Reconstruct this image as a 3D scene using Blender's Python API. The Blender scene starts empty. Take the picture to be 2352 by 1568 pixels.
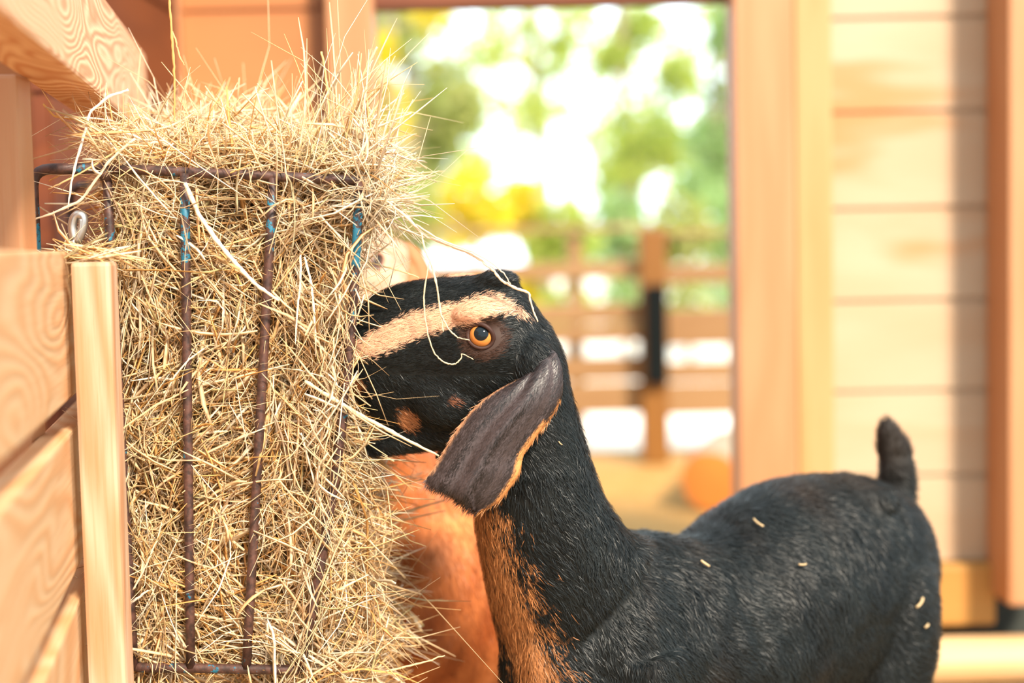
import bpy, bmesh, math, random
import numpy as np
from mathutils import Vector, Matrix
from mathutils.bvhtree import BVHTree

# ------------------------------------------------------------------ camera, sky, sun, exposure
sc = bpy.context.scene
COL = sc.collection
random.seed(4)
RNG = np.random.default_rng(11)
F = 2352 * 50.0 / 36.0
CAM = np.array((0.0, 0.0, 0.85))
PITCH, ROLL = math.radians(3.78), math.radians(-1.3)
RM = Matrix.Rotation(math.pi / 2 - PITCH, 3, 'X') @ Matrix.Rotation(ROLL, 3, 'Z')
R = np.array(RM)
cd = bpy.data.cameras.new('camera'); cam = bpy.data.objects.new('camera', cd); COL.objects.link(cam)
cam.matrix_world = Matrix.Translation(CAM) @ RM.to_4x4()
cd.lens = 50; cd.sensor_width = 36; cd.clip_start = 0.05
cd.dof.use_dof = True; cd.dof.focus_distance = 1.415; cd.dof.aperture_fstop = 1.9; cd.dof.aperture_blades = 0
sc.camera = cam
w = bpy.data.worlds.new('sky'); sc.world = w; w.use_nodes = True
bg = w.node_tree.nodes['Background']; bg.inputs[0].default_value = (0.74, 0.90, 1.0, 1); bg.inputs[1].default_value = 1.1
# the hazy sky low down beyond the trees is brighter than overhead
_nt = w.node_tree; _tc = _nt.nodes.new('ShaderNodeTexCoord'); _sp = _nt.nodes.new('ShaderNodeSeparateXYZ'); _mr = _nt.nodes.new('ShaderNodeMapRange')
_nt.links.new(_tc.outputs['Generated'], _sp.inputs[0]); _nt.links.new(_sp.outputs[1], _mr.inputs[0]); _nt.links.new(_mr.outputs[0], bg.inputs[1])
_mr.interpolation_type = 'SMOOTHSTEP'; _mr.inputs[1].default_value = .70; _mr.inputs[2].default_value = .97; _mr.inputs[3].default_value = 1.05; _mr.inputs[4].default_value = 2.3
sd = bpy.data.lights.new('sun', 'SUN'); sun = bpy.data.objects.new('sun', sd); COL.objects.link(sun)
sd.energy = 4.8; sd.angle = math.radians(9); sd.color = (1.0, 0.87, 0.70)
sun.rotation_euler = (math.radians(48), 0, math.radians(28))
sc.view_settings.view_transform = 'Standard'; sc.view_settings.look = 'None'
sc.view_settings.gamma = 1.0; sc.view_settings.use_curve_mapping = False
sc.view_settings.exposure = 1.02

# ------------------------------------------------------------------ helpers
def at(px, py, Y):
    d = R @ np.array(((px - 1176) / F, -(py - 784) / F, -1.0))
    return CAM + d * (Y / d[1])
def pix(P):
    v = (np.asarray(P) - CAM) @ R
    return 1176 + F * v[..., 0] / -v[..., 2], 784 - F * v[..., 1] / -v[..., 2]
def V3(p): return Vector((float(p[0]), float(p[1]), float(p[2])))
def unit(v):
    v = np.asarray(v, float); return v / (np.linalg.norm(v, axis=-1, keepdims=True) + 1e-12)

def tag(o, label=None, cat=None, group=None, kind=None):
    if label: o['label'] = label
    if cat: o['category'] = cat
    if group: o['group'] = group
    if kind: o['kind'] = kind
    return o
def thing(name, loc, label, cat, group=None):
    o = bpy.data.objects.new(name, None); COL.objects.link(o); o.location = V3(loc); o.empty_display_size = .05
    return tag(o, label, cat, group)
def link(name, me, mat=None, parent=None, M=None):
    """M is the wanted world matrix; parents are unrotated empties or plain meshes"""
    o = bpy.data.objects.new(name, me); COL.objects.link(o)
    if mat: me.materials.append(mat)
    M = M or Matrix.Identity(4)
    if parent is not None:
        o.parent = parent
        chain = Matrix.Identity(4); p = parent
        while p is not None:
            chain = p.matrix_basis @ chain; p = p.parent
        M = chain.inverted() @ M
    o.matrix_basis = M
    return o
def fast_mesh(name, V, Q=None, T=None, col=None, smooth=False):
    me = bpy.data.meshes.new(name)
    V = np.asarray(V, np.float32).reshape(-1, 3)
    parts = []; tot = []
    if Q is not None and len(Q): Q = np.asarray(Q, np.int32).reshape(-1, 4); parts.append(Q.ravel()); tot.append(np.full(len(Q), 4, np.int32))
    if T is not None and len(T): T = np.asarray(T, np.int32).reshape(-1, 3); parts.append(T.ravel()); tot.append(np.full(len(T), 3, np.int32))
    loops = np.concatenate(parts); tot = np.concatenate(tot)
    me.vertices.add(len(V)); me.vertices.foreach_set('co', V.ravel())
    me.loops.add(len(loops)); me.loops.foreach_set('vertex_index', loops)
    me.polygons.add(len(tot)); st = np.concatenate(([0], np.cumsum(tot)[:-1])).astype(np.int32)
    me.polygons.foreach_set('loop_start', st)
    try: me.polygons.foreach_set('loop_total', tot)
    except Exception: pass
    if smooth: me.polygons.foreach_set('use_smooth', np.ones(len(tot), bool))
    me.update(calc_edges=True)
    if col is not None: set_col(me, col)
    return me
def set_col(me, col):
    c = np.ones((len(me.vertices), 4), np.float32); c[:, :3] = col
    a = me.color_attributes.new('Col', 'FLOAT_COLOR', 'POINT'); a.data.foreach_set('color', c.ravel())
def merge(lst):
    Vs, Qs, Ts, off = [], [], [], 0
    for V, Q, T in lst:
        V = np.asarray(V, float); Vs.append(V)
        if len(Q): Qs.append(np.asarray(Q) + off)
        if len(T): Ts.append(np.asarray(T) + off)
        off += len(V)
    return np.concatenate(Vs), (np.concatenate(Qs) if Qs else []), (np.concatenate(Ts) if Ts else [])
def loft(rings, cap=True, closed=False):
    rings = np.asarray(rings, float); m, n, _ = rings.shape
    V = rings.reshape(-1, 3); Q = []
    for i in range(m if closed else m - 1):
        j = (i + 1) % m
        for k in range(n):
            k2 = (k + 1) % n
            Q.append((i * n + k, i * n + k2, j * n + k2, j * n + k))
    T = []
    if cap and not closed:
        c0, c1 = rings[0].mean(0), rings[-1].mean(0)
        a, b = len(V), len(V) + 1; V = np.vstack([V, c0, c1])
        for k in range(n):
            k2 = (k + 1) % n
            T.append((a, k2, k)); T.append((b, (m - 1) * n + k, (m - 1) * n + k2))
    return V, Q, T
def resample(P, n):
    """smooth (Catmull-Rom) resampling of a table of rows"""
    P = np.asarray(P, float); m = len(P); out = []
    for s in np.linspace(0, m - 1, n):
        i = min(int(s), m - 2); t = s - i
        p0, p1, p2, p3 = P[max(i - 1, 0)], P[i], P[i + 1], P[min(i + 2, m - 1)]
        out.append(.5 * ((2 * p1) + (-p0 + p2) * t + (2 * p0 - 5 * p1 + 4 * p2 - p3) * t * t + (-p0 + 3 * p1 - 3 * p2 + p3) * t ** 3))
    return np.array(out)
def tube(pts, r, sides=10, closed=False, flat=1.0, ref=None):
    pts = np.asarray(pts, float); m = len(pts); r = np.broadcast_to(np.asarray(r, float), (m,))
    if closed: tan = unit(np.roll(pts, -1, 0) - np.roll(pts, 1, 0))
    else: tan = unit(np.gradient(pts, axis=0))
    nrm = np.array(ref if ref is not None else ((0, 0, 1) if abs(tan[0][2]) < .8 else (1, 0, 0)), float)
    rings = []
    for i in range(m):
        nrm = nrm - tan[i] * (nrm @ tan[i]); nrm = nrm / np.linalg.norm(nrm); b = np.cross(tan[i], nrm)
        a = np.linspace(0, 2 * math.pi, sides, endpoint=False)
        rings.append(pts[i] + r[i] * (np.cos(a)[:, None] * nrm + flat * np.sin(a)[:, None] * b))
    return loft(rings, True, closed)
def rounded(corners, rad, closed=False, n=6):
    """polyline with rounded corners"""
    P = [np.asarray(c, float) for c in corners]; out = []; m = len(P)
    for i in range(m):
        if not closed and i in (0, m - 1): out.append(P[i]); continue
        a, b, c = P[i - 1], P[i], P[(i + 1) % m]
        p = b + unit(a - b) * rad; q = b + unit(c - b) * rad
        for t in np.linspace(0, 1, n): out.append((1 - t) ** 2 * p + 2 * t * (1 - t) * b + t * t * q)
    return np.array(out)
def board(name, p0, p1, up, thick, high, mat, parent=None, bevel=.003, cuts=1):
    """a sawn board from p0 to p1: local X runs along it, local Z is 'up' (high), local Y is its thickness"""
    p0, p1, up = V3(p0), V3(p1), V3(up); x = (p1 - p0); L = x.length; x.normalize()
    y = up.cross(x).normalized(); z = x.cross(y)
    M = Matrix((x, y, z)).transposed().to_4x4(); M.translation = (p0 + p1) / 2
    bm = bmesh.new(); bmesh.ops.create_cube(bm, size=1)
    for v in bm.verts: v.co = Vector((v.co.x * L, v.co.y * thick, v.co.z * high))
    if bevel: bmesh.ops.bevel(bm, geom=bm.edges[:], offset=bevel, segments=2, affect='EDGES', profile=.6)
    me = bpy.data.meshes.new(name); bm.to_mesh(me); bm.free()
    return link(name, me, mat, parent, M)

# ------------------------------------------------------------------ materials
def nodes(name):
    m = bpy.data.materials.new(name); m.use_nodes = True; nt = m.node_tree
    return m, nt, nt.nodes['Principled BSDF']
def N(nt, t, **kw):
    n = nt.nodes.new(t)
    for k, v in kw.items(): setattr(n, k, v)
    return n
def math_node(nt, op, a, b=None):
    n = N(nt, 'ShaderNodeMath', operation=op); L = nt.links
    for i, x in enumerate((a, b)):
        if x is None: continue
        if isinstance(x, (int, float)): n.inputs[i].default_value = x
        else: L.new(x, n.inputs[i])
    return n.outputs[0]
def mix(nt, fac, a, b):
    n = N(nt, 'ShaderNodeMix', data_type='RGBA'); L = nt.links
    if isinstance(fac, (int, float)): n.inputs[0].default_value = fac
    else: L.new(fac, n.inputs[0])
    for i, x in ((6, a), (7, b)):
        if isinstance(x, tuple): n.inputs[i].default_value = (*x, 1)
        else: L.new(x, n.inputs[i])
    return n.outputs[2]
def ramp(nt, fac, lo, hi):
    n = N(nt, 'ShaderNodeMapRange'); nt.links.new(fac, n.inputs[0]); n.inputs[1].default_value = lo; n.inputs[2].default_value = hi
    n.interpolation_type = 'SMOOTHSTEP'
    return n.outputs[0]
def noise(nt, vec, scale, detail=3, rough=.5, dist=0):
    n = N(nt, 'ShaderNodeTexNoise'); n.inputs['Scale'].default_value = scale; n.inputs['Detail'].default_value = detail
    n.inputs['Roughness'].default_value = rough; n.inputs['Distortion'].default_value = dist
    if vec is not None: nt.links.new(vec, n.inputs['Vector'])
    return n.outputs[0]
def wood(name, light, dark, stain=None, rings=26, stretch=.22, scale=7, contrast=.8, rough=.6, fine=.35, stain_at=.62):
    """sawn softwood: growth rings as contour lines of a stretched noise, fine fibres, darker stained patches"""
    m, nt, b = nodes(name); L = nt.links
    tc = N(nt, 'ShaderNodeTexCoord'); oi = N(nt, 'ShaderNodeObjectInfo')
    off = N(nt, 'ShaderNodeVectorMath', operation='SCALE'); L.new(oi.outputs['Location'], off.inputs[0]); off.inputs[3].default_value = 3.7
    add = N(nt, 'ShaderNodeVectorMath', operation='ADD'); L.new(tc.outputs['Object'], add.inputs[0]); L.new(off.outputs[0], add.inputs[1])
    mp = N(nt, 'ShaderNodeMapping'); mp.inputs['Scale'].default_value = (stretch, 1, 1); L.new(add.outputs[0], mp.inputs[0])
    g = noise(nt, mp.outputs[0], scale, 1.5, .45, .4)
    s = math_node(nt, 'SINE', math_node(nt, 'MULTIPLY', g, rings * 6.283))
    s = math_node(nt, 'MULTIPLY_ADD', s, .5); s.node.inputs[2].default_value = .5
    mp2 = N(nt, 'ShaderNodeMapping'); mp2.inputs['Scale'].default_value = (.04, 1, 1); L.new(add.outputs[0], mp2.inputs[0])
    f = noise(nt, mp2.outputs[0], 220, 3, .6)
    c = mix(nt, math_node(nt, 'MULTIPLY', s, contrast), light, dark)
    c = mix(nt, math_node(nt, 'MULTIPLY', ramp(nt, f, .45, .75), fine), c, dark)
    if stain:
        st = noise(nt, mp.outputs[0], scale * .9, 3, .6)
        c = mix(nt, math_node(nt, 'MULTIPLY', ramp(nt, st, stain_at, stain_at + .14), .8), c, stain)
    L.new(c, b.inputs['Base Color']); b.inputs['Roughness'].default_value = rough
    bp = N(nt, 'ShaderNodeBump'); bp.inputs['Strength'].default_value = .25; bp.inputs['Distance'].default_value = .002
    L.new(math_node(nt, 'ADD', s, f), bp.inputs['Height']); L.new(bp.outputs[0], b.inputs['Normal'])
    return m
def attr_mat(name, rough=.6, spec=.4, transl=0.0, sheen=0.0, var=0.0):
    m, nt, b = nodes(name); L = nt.links
    a = N(nt, 'ShaderNodeAttribute'); a.attribute_name = 'Col'
    c = a.outputs['Color']
    if var:
        tc = N(nt, 'ShaderNodeTexCoord'); n = noise(nt, tc.outputs['Object'], 60, 4, .6)
        mul = N(nt, 'ShaderNodeMix', data_type='RGBA', blend_type='MULTIPLY'); mul.inputs[0].default_value = var
        L.new(c, mul.inputs[6]); L.new(ramp(nt, n, .3, .65), mul.inputs[7]); c = mul.outputs[2]
    L.new(c, b.inputs['Base Color']); b.inputs['Roughness'].default_value = rough
    b.inputs['Specular IOR Level'].default_value = spec
    if sheen: b.inputs['Sheen Weight'].default_value = sheen
    if transl:
        t = N(nt, 'ShaderNodeBsdfTranslucent'); L.new(c, t.inputs[0])
        mx = N(nt, 'ShaderNodeMixShader'); mx.inputs[0].default_value = transl
        L.new(b.outputs[0], mx.inputs[1]); L.new(t.outputs[0], mx.inputs[2])
        L.new(mx.outputs[0], nt.nodes['Material Output'].inputs[0])
    return m
def plain(name, col, rough=.5, metal=0.0, spec=.5, bumpy=None):
    m, nt, b = nodes(name)
    tc = N(nt, 'ShaderNodeTexCoord'); n = noise(nt, tc.outputs['Object'], bumpy or 40, 4, .6)
    c = mix(nt, ramp(nt, n, .35, .7), tuple(x * .8 for x in col), col); nt.links.new(c, b.inputs['Base Color'])
    b.inputs['Roughness'].default_value = rough; b.inputs['Metallic'].default_value = metal; b.inputs['Specular IOR Level'].default_value = spec
    return m
def ground_mat(name, c1, c2, scale):
    m, nt, b = nodes(name)
    tc = N(nt, 'ShaderNodeTexCoord'); n = noise(nt, tc.outputs['Object'], scale, 6, .65)
    nt.links.new(mix(nt, ramp(nt, n, .35, .68), c1, c2), b.inputs['Base Color']); b.inputs['Roughness'].default_value = .9
    bp = N(nt, 'ShaderNodeBump'); bp.inputs['Strength'].default_value = .6; bp.inputs['Distance'].default_value = .02
    nt.links.new(n, bp.inputs['Height']); nt.links.new(bp.outputs[0], b.inputs['Normal'])
    return m
def paint_rust():
    m, nt, b = nodes('rusty_blue_paint'); L = nt.links
    tc = N(nt, 'ShaderNodeTexCoord'); geo = N(nt, 'ShaderNodeNewGeometry'); sep = N(nt, 'ShaderNodeSeparateXYZ'); L.new(geo.outputs['Position'], sep.inputs[0])
    n1 = noise(nt, geo.outputs['Position'], 120, 4, .65); n2 = noise(nt, geo.outputs['Position'], 22, 2, .5)
    rust = mix(nt, ramp(nt, n1, .35, .65), (.030, .014, .011), (.095, .040, .028))
    # paint clings best between the upper third of the bars and the rim, and at the foot of the basket
    up = math_node(nt, 'MULTIPLY', math_node(nt, 'SUBTRACT', ramp(nt, sep.outputs[2], .80, .86), ramp(nt, sep.outputs[2], .900, .915)), .13)
    low = math_node(nt, 'MULTIPLY', ramp(nt, math_node(nt, 'MULTIPLY', sep.outputs[2], -1.0), -.46, -.42), .06)
    k = math_node(nt, 'ADD', math_node(nt, 'ADD', math_node(nt, 'MULTIPLY', n1, .55), math_node(nt, 'MULTIPLY', n2, .5)), math_node(nt, 'ADD', up, low))
    pm = ramp(nt, k, .655, .68)
    L.new(mix(nt, pm, rust, (.009, .125, .20)), b.inputs['Base Color'])
    b.inputs['Roughness'].default_value = .55
    bp = N(nt, 'ShaderNodeBump'); bp.inputs['Strength'].default_value = .5; bp.inputs['Distance'].default_value = .001
    L.new(math_node(nt, 'ADD', n1, pm), bp.inputs['Height']); L.new(bp.outputs[0], b.inputs['Normal'])
    return m
M = dict(
    beam=wood('grained_pine', (.74, .45, .25), (.52, .20, .07), (.5, .2, .06), rings=34, stretch=.3, scale=8.5, contrast=.9, fine=.15, stain_at=.72),
    rail=wood('rail_pine', (.58, .37, .20), (.50, .22, .075), rings=20, stretch=.3, scale=7, contrast=.65),
    post=wood('post_pine', (.50, .335, .22), (.42, .16, .05), (.42, .15, .045), rings=9, stretch=.08, scale=17, contrast=.65, stain_at=.58, fine=.5),
    wall=wood('wall_pine', (.45, .325, .21), (.43, .26, .14), (.43, .175, .045), rings=3, stretch=.25, scale=5, contrast=.5, stain_at=.52),
    wall2=wood('wall_pine_orange', (.40, .155, .046), (.36, .12, .032), (.6, .2, .05), rings=3, stretch=.2, scale=5, contrast=.5),
    jamb=wood('jamb_pine', (.42, .20, .088), (.38, .145, .05), (.5, .12, .04), rings=4, stretch=.12, scale=9, contrast=.5),
    jamb2=wood('jamb_pine_yellow', (.44, .25, .10), (.42, .18, .05), (.40, .07, .03), rings=4, stretch=.1, scale=9, contrast=.5, stain_at=.57),
    dark=wood('dark_shaded_pine', (.15, .034, .005), (.10, .02, .003), (.06, .012, .005), rings=4, stretch=.2, scale=7, contrast=.5),  # reddish wood, darkened to carry the shade on side wall and lintel
    old=wood('weathered_fence', (.27, .15, .06), (.20, .095, .03), (.20, .055, .012), rings=4, stretch=.2, scale=4, contrast=.5),
    amber=wood('amber_fence_post', (.20, .075, .004), (.15, .055, .004), rings=4, stretch=.2, scale=6, contrast=.5),
    mossy=wood('mossy_sill', (.40, .18, .035), (.30, .16, .03), (.3, .24, .05), rings=4, stretch=.2, scale=6, contrast=.6),
    logend=wood('log_end', (.60, .20, .03), (.48, .14, .02), rings=3, stretch=1, scale=4, contrast=.4),
    pale=wood('pale_log', (.58, .37, .19), (.55, .33, .13), (.42, .3, .09), rings=4, stretch=.3, scale=6, contrast=.5),
    black=plain('black_strip', (.006, .008, .008), .9, spec=.1),
    earth=ground_mat('barn_floor_straw', (.20, .12, .055), (.42, .28, .13), 30),
    gold=ground_mat('yard_woodchips', (.34, .165, .032), (.42, .225, .06), 9),
    sand=ground_mat('pale_gravel', (.74, .66, .56), (.85, .80, .74), 4),
    gap_shadow=plain('dark_gap_shadow', (.035, .04, .033), .9),  # dark colour standing in for the shadow under the wall
    rust=paint_rust(), steel=plain('scratched_steel', (.55, .53, .5), .35, .9),
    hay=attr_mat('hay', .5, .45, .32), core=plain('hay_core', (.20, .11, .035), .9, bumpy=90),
    fur=attr_mat('fur', .42, .25, .0), skin=attr_mat('hide', .6, .25, 0, 0),
    leaf=attr_mat('leaf', .5, .4, .6), bark=plain('bark', (.30, .24, .16), .9, bumpy=25),
)
def eye_mat(name, iris, axis_y=-1):
    m, nt, b = nodes(name); L = nt.links
    tc = N(nt, 'ShaderNodeTexCoord'); sp = N(nt, 'ShaderNodeSeparateXYZ'); L.new(tc.outputs['Object'], sp.inputs[0])
    # local unit-sphere coordinates; the pupil is a lying oval, the iris an amber ring round it
    def oval(cx, cz, rx, rz):
        dx = math_node(nt, 'DIVIDE', math_node(nt, 'SUBTRACT', sp.outputs[0], cx), rx)
        dz = math_node(nt, 'DIVIDE', math_node(nt, 'SUBTRACT', sp.outputs[2], cz), rz)
        return math_node(nt, 'ADD', math_node(nt, 'MULTIPLY', dx, dx), math_node(nt, 'MULTIPLY', dz, dz))
    c = mix(nt, ramp(nt, oval(.14, .20, .60, .62), .8, 1.0), (.006, .010, .013), iris)
    c = mix(nt, ramp(nt, oval(0, 0, .90, .90), .85, 1.05), c, (.05, .02, .012))
    L.new(c, b.inputs['Base Color']); b.inputs['Roughness'].default_value = .06; b.inputs['Specular IOR Level'].default_value = .28
    return m
M['ear_fur'] = attr_mat('ear_fur', .4, .45)
M['eye'] = eye_mat('amber_eye', (.60, .22, .05)); M['eye2'] = eye_mat('grey_eye', (.18, .17, .22))

# ------------------------------------------------------------------ the setting
def slab(name, x0, x1, y0, y1, z0, z1, mat, kind='structure'):
    bm = bmesh.new(); bmesh.ops.create_cube(bm, size=1)
    for v in bm.verts: v.co = Vector(((x0 + x1) / 2 + v.co.x * (x1 - x0), (y0 + y1) / 2 + v.co.y * (y1 - y0), (z0 + z1) / 2 + v.co.z * (z1 - z0)))
    me = bpy.data.meshes.new(name); bm.to_mesh(me); bm.free()
    return tag(link(name, me, mat), kind=kind)
slab('floor', -7, 7, -9, 2.86, -.1, 0, M['earth'])
slab('wall_unseen_shade', -1.75, -1.70, -1.2, 2.73, 0, 2.3, M['wall2'])  # unseen wall, added at the left for shading and directional contrast
slab('ground', -14, 14, 2.86, 5.9, -.1, 0, M['gold'])
slab('ground_beyond', -40, 40, 5.9, 70, -.1, -.004, M['sand'])
def plank_wall(name, x0, x1, y, z0, z1, edges, mat, thick=.03):
    """horizontal boarding with open V joints: one mesh"""
    bm = bmesh.new(); es = [z0] + [e for e in edges if z0 < e < z1] + [z1]
    for a, b in zip(es[:-1], es[1:]):
        g = bmesh.ops.create_cube(bm, size=1)['verts']
        for v in g: v.co = Vector(((v.co.x) * (x1 - x0), v.co.y * thick, (a + b) / 2 - (z0 + z1) / 2 + v.co.z * (b - a)))
        ed = {e for v in g for e in v.link_edges}
        bmesh.ops.bevel(bm, geom=list(ed), offset=.006, segments=2, affect='EDGES')
    me = bpy.data.meshes.new(name); bm.to_mesh(me); bm.free()
    return tag(link(name, me, mat, None, Matrix.Translation(((x0 + x1) / 2, y + thick / 2, (z0 + z1) / 2))), kind='structure')
YW = 2.73
def zat(px, py, Y): return at(px, py, Y)[2]
def xat(px, Y, py=700): return at(px, py, Y)[0]
seams_r = [zat(2100, y, YW) for y in (1290 - 195, 900, 692, 480, 258, 42)] + [zat(2100, 42, YW) + .18 * k for k in (1, 2, 3)]
plank_wall('wall_right', xat(1860, YW), xat(2900, YW), YW, zat(2200, 1292, YW), 1.9, sorted(seams_r), M['wall'])
seams_l = sorted([zat(600, y, YW) for y in (26, 405, 800, 1180)] + [zat(600, 26, YW) + .3])
plank_wall('wall_back', xat(-700, YW), xat(800, YW), YW, .0, 1.9, seams_l, M['wall2'])
def upright(name, pxa, pxb, Yf, depth, z0, z1, mat, parent=None):
    xa, xb = xat(pxa, Yf, 600), xat(pxb, Yf, 600)
    return board(name, ((xa + xb) / 2, Yf + depth / 2, z0), ((xa + xb) / 2, Yf + depth / 2, z1), (1, 0, 0), depth, xb - xa, mat, parent, .006)
tag(upright('trim_1', 764, 872, 2.64, .09, 0, 1.95, M['jamb']), kind='structure')
tag(upright('trim_2', 1692, 1829, 2.60, .10, 0, 1.95, M['jamb']), kind='structure')
tag(upright('trim_3', 1829, 1915, 2.665, .06, 0, 1.95, M['jamb2']), kind='structure')
tag(upright('trim_4', 2318, 2480, 2.60, .13, zat(2330, 1392, 2.6), 1.95, M['jamb']), kind='structure')
zl = zat(1280, 6, 2.66)
tag(board('trim_5', (xat(760, 2.66), 2.70, zl + .07), (xat(1830, 2.66), 2.70, zl + .07), (0, 0, 1), .06, .14, M['dark']), kind='structure')  # lintel, its shaded underside put into the dark colour
slab('under_wall_shadow', xat(1860, YW), xat(2900, YW), 2.80, 2.86, 0, zat(2200, 1292, YW), M['gap_shadow'])  # slab added behind the gap as a painted under-wall shadow
# boarded side wall to the corner, its shade put into the dark colour
xl = xat(250, 2.45)
def side_wall():
    ya, yb = 2.02, 2.73; bm = bmesh.new(); zs = [0, .2, .42, .64, .86, 1.08, 1.3, 1.52, 1.95]
    for a, b in zip(zs[:-1], zs[1:]):
        g = bmesh.ops.create_cube(bm, size=1)['verts']
        for v in g: v.co = Vector((v.co.x * (yb - ya), v.co.y * .03, (a + b) / 2 - .975 + v.co.z * (b - a)))
        bmesh.ops.bevel(bm, geom=list({e for v in g for e in v.link_edges}), offset=.005, segments=2, affect='EDGES')
    me = bpy.data.meshes.new('wall_left'); bm.to_mesh(me); bm.free()
    A, B = at(98, 400, ya), at(398, 90, yb)
    d = Vector((B[0] - A[0], yb - ya, 0)).normalized(); Mx = Matrix((d, Vector((0, 0, 1)).cross(d), Vector((0, 0, 1)))).transposed().to_4x4()
    Mx.translation = Vector(((A[0] + B[0]) / 2, (ya + yb) / 2, .975))
    return tag(link('wall_left', me, M['dark'], None, Mx), kind='structure')
side_wall()
tag(upright('trim_6', 392, 432, 2.70, .035, 0, 1.95, M['jamb']), kind='structure')

# timber at the foot of the right wall
sill = board('sill_beam', (xat(1950, 2.71), 2.745, (zat(2200, 1296, 2.70) + zat(2200, 1436, 2.70)) / 2), (xat(2282, 2.71), 2.745, (zat(2200, 1296, 2.70) + zat(2200, 1436, 2.70)) / 2), (0, 0, 1), .10, zat(2200, 1296, 2.70) - zat(2200, 1436, 2.70), M['mossy'], None, .008)
tag(sill, 'mossy yellow timber under the boarded wall behind the black goat', 'beam')
def log(name, p0, p1, r, mat, mat_end, label, bark_rough=.06):
    p0, p1 = np.asarray(p0, float), np.asarray(p1, float); n = 9; ax = unit(p1 - p0)
    rings = []; a = np.linspace(0, 2 * math.pi, 28, endpoint=False)
    e1 = unit(np.cross(ax, (0, 0, 1))); e2 = np.cross(e1, ax)
    wob = 1 + bark_rough * (np.sin(3 * a + 1) * .5 + np.sin(7 * a) * .3)
    for i, s in enumerate(np.linspace(0, 1, n)):
        k = r * (.93 if i in (0, n - 1) else 1) * (1 + .02 * math.sin(5 * s))
        rings.append((p0 + (p1 - p0) * s) + k * wob[:, None] * (np.cos(a)[:, None] * e1 + np.sin(a)[:, None] * e2))
    Vv, Q, T = loft(rings)
    root = thing(name, (p0 + p1) / 2 - np.array((0, 0, r)), label, 'log')
    link('bark', fast_mesh('bark', Vv, Q, None, smooth=True), mat, root)
    ends = []
    for rr, c, sgn in ((rings[0], p0, -1), (rings[-1], p1, 1)):
        mid = c + (rr - c) * .5 + ax * sgn * .002
        V2 = np.vstack([rr, mid, c + ax * sgn * .003]); k = len(rr)
        Q2 = [(i, (i + 1) % k, k + (i + 1) % k, k + i) for i in range(k)]; T2 = [(k + i, k + (i + 1) % k, 2 * k) for i in range(k)]
        link('cut_end', fast_mesh('cut_end', V2, Q2, T2), mat_end, root)
    return root
pc = at(1632, 1112, 4.45)
log('cut_log', (pc[0], 4.45, .102), (pc[0] + .16, 5.0, .102), .1, M['bark'], M['logend'], 'thick orange cut log lying on the yard outside the opening')
zt = zat(2250, 1472, 2.62)
log('thin_log', (xat(1980, 2.66), 2.655, .046), (xat(2420, 2.66), 2.665, .046), .045, M['pale'], M['pale'], 'thin pale log lying on the floor at the foot of the right wall')

# ------------------------------------------------------------------ near fence on the left, its beam and posts
DF = np.array(((530 - 1176) / F, 1.0, 0)); LF = np.array((DF[1], -DF[0], 0)); LF = LF / np.linalg.norm(LF)   # LF points to the goats' side
P0 = at(163, 925, 1.35); P0[2] = 0
def fence_pt(Y, side=0.0): return P0 + DF * (Y - 1.35) + LF * side
fence = thing('pen_fence', fence_pt(1.35), 'low plank fence at the left that the hay rack hooks over', 'fence')
TH = .027
for ya, yb, z0, z1 in ((.28, 1.97, zat(163, 916, 1.35), zat(90, 588, 1.35) + .004), (.28, 1.97, zat(180, 1305, 1.35), zat(172, 990, 1.35)), (.28, 1.97, zat(190, 1700, 1.35), zat(186, 1380, 1.35)), (.28, 1.97, .09, .22)):
    a, b = fence_pt(ya, -TH / 2), fence_pt(yb, -TH / 2); zc = (z0 + z1) / 2
    board('rail', (a[0], a[1], zc), (b[0], b[1], zc), (0, 0, 1), TH, z1 - z0, M['rail'], fence, .003)
pa, pb = at(160, 605, 1.33), at(251, 605, 1.33); pw = pb[0] - pa[0]
pcx = (pa[0] + pb[0]) / 2
board('end_post', (pcx, 1.345, 0), (pcx, 1.345, pa[2] + .001), (1, 0, 0), .03, pw, M['post'], fence, .004)
# top beam, seen from below
ya, yb = .78, 2.0
DB = np.array(((660 - 1176) / F, 1.0)); B0 = at(204, 196, 1.40)
bw, bh = .052, .112
def beam_pt(Y): return np.array((B0[0] - bw / 2 + DB[0] * (Y - 1.4), Y, B0[2] + bh / 2))
tag(board('top_beam', beam_pt(ya), beam_pt(yb), (0, 0, 1), bw, bh, M['beam'], None, .004), 'grained pine beam running back above the heaped hay', 'beam')
pz = B0[2]
xp0, xp1 = xat(-60, 1.30, 400), xat(47, 1.30, 400)
tag(board('support_post', ((xp0 + xp1) / 2, 1.32, 0), ((xp0 + xp1) / 2, 1.32, pz), (1, 0, 0), .04, xp1 - xp0, M['jamb'], None, .004), 'upright pine post holding up the beam at the far left', 'post')

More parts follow.
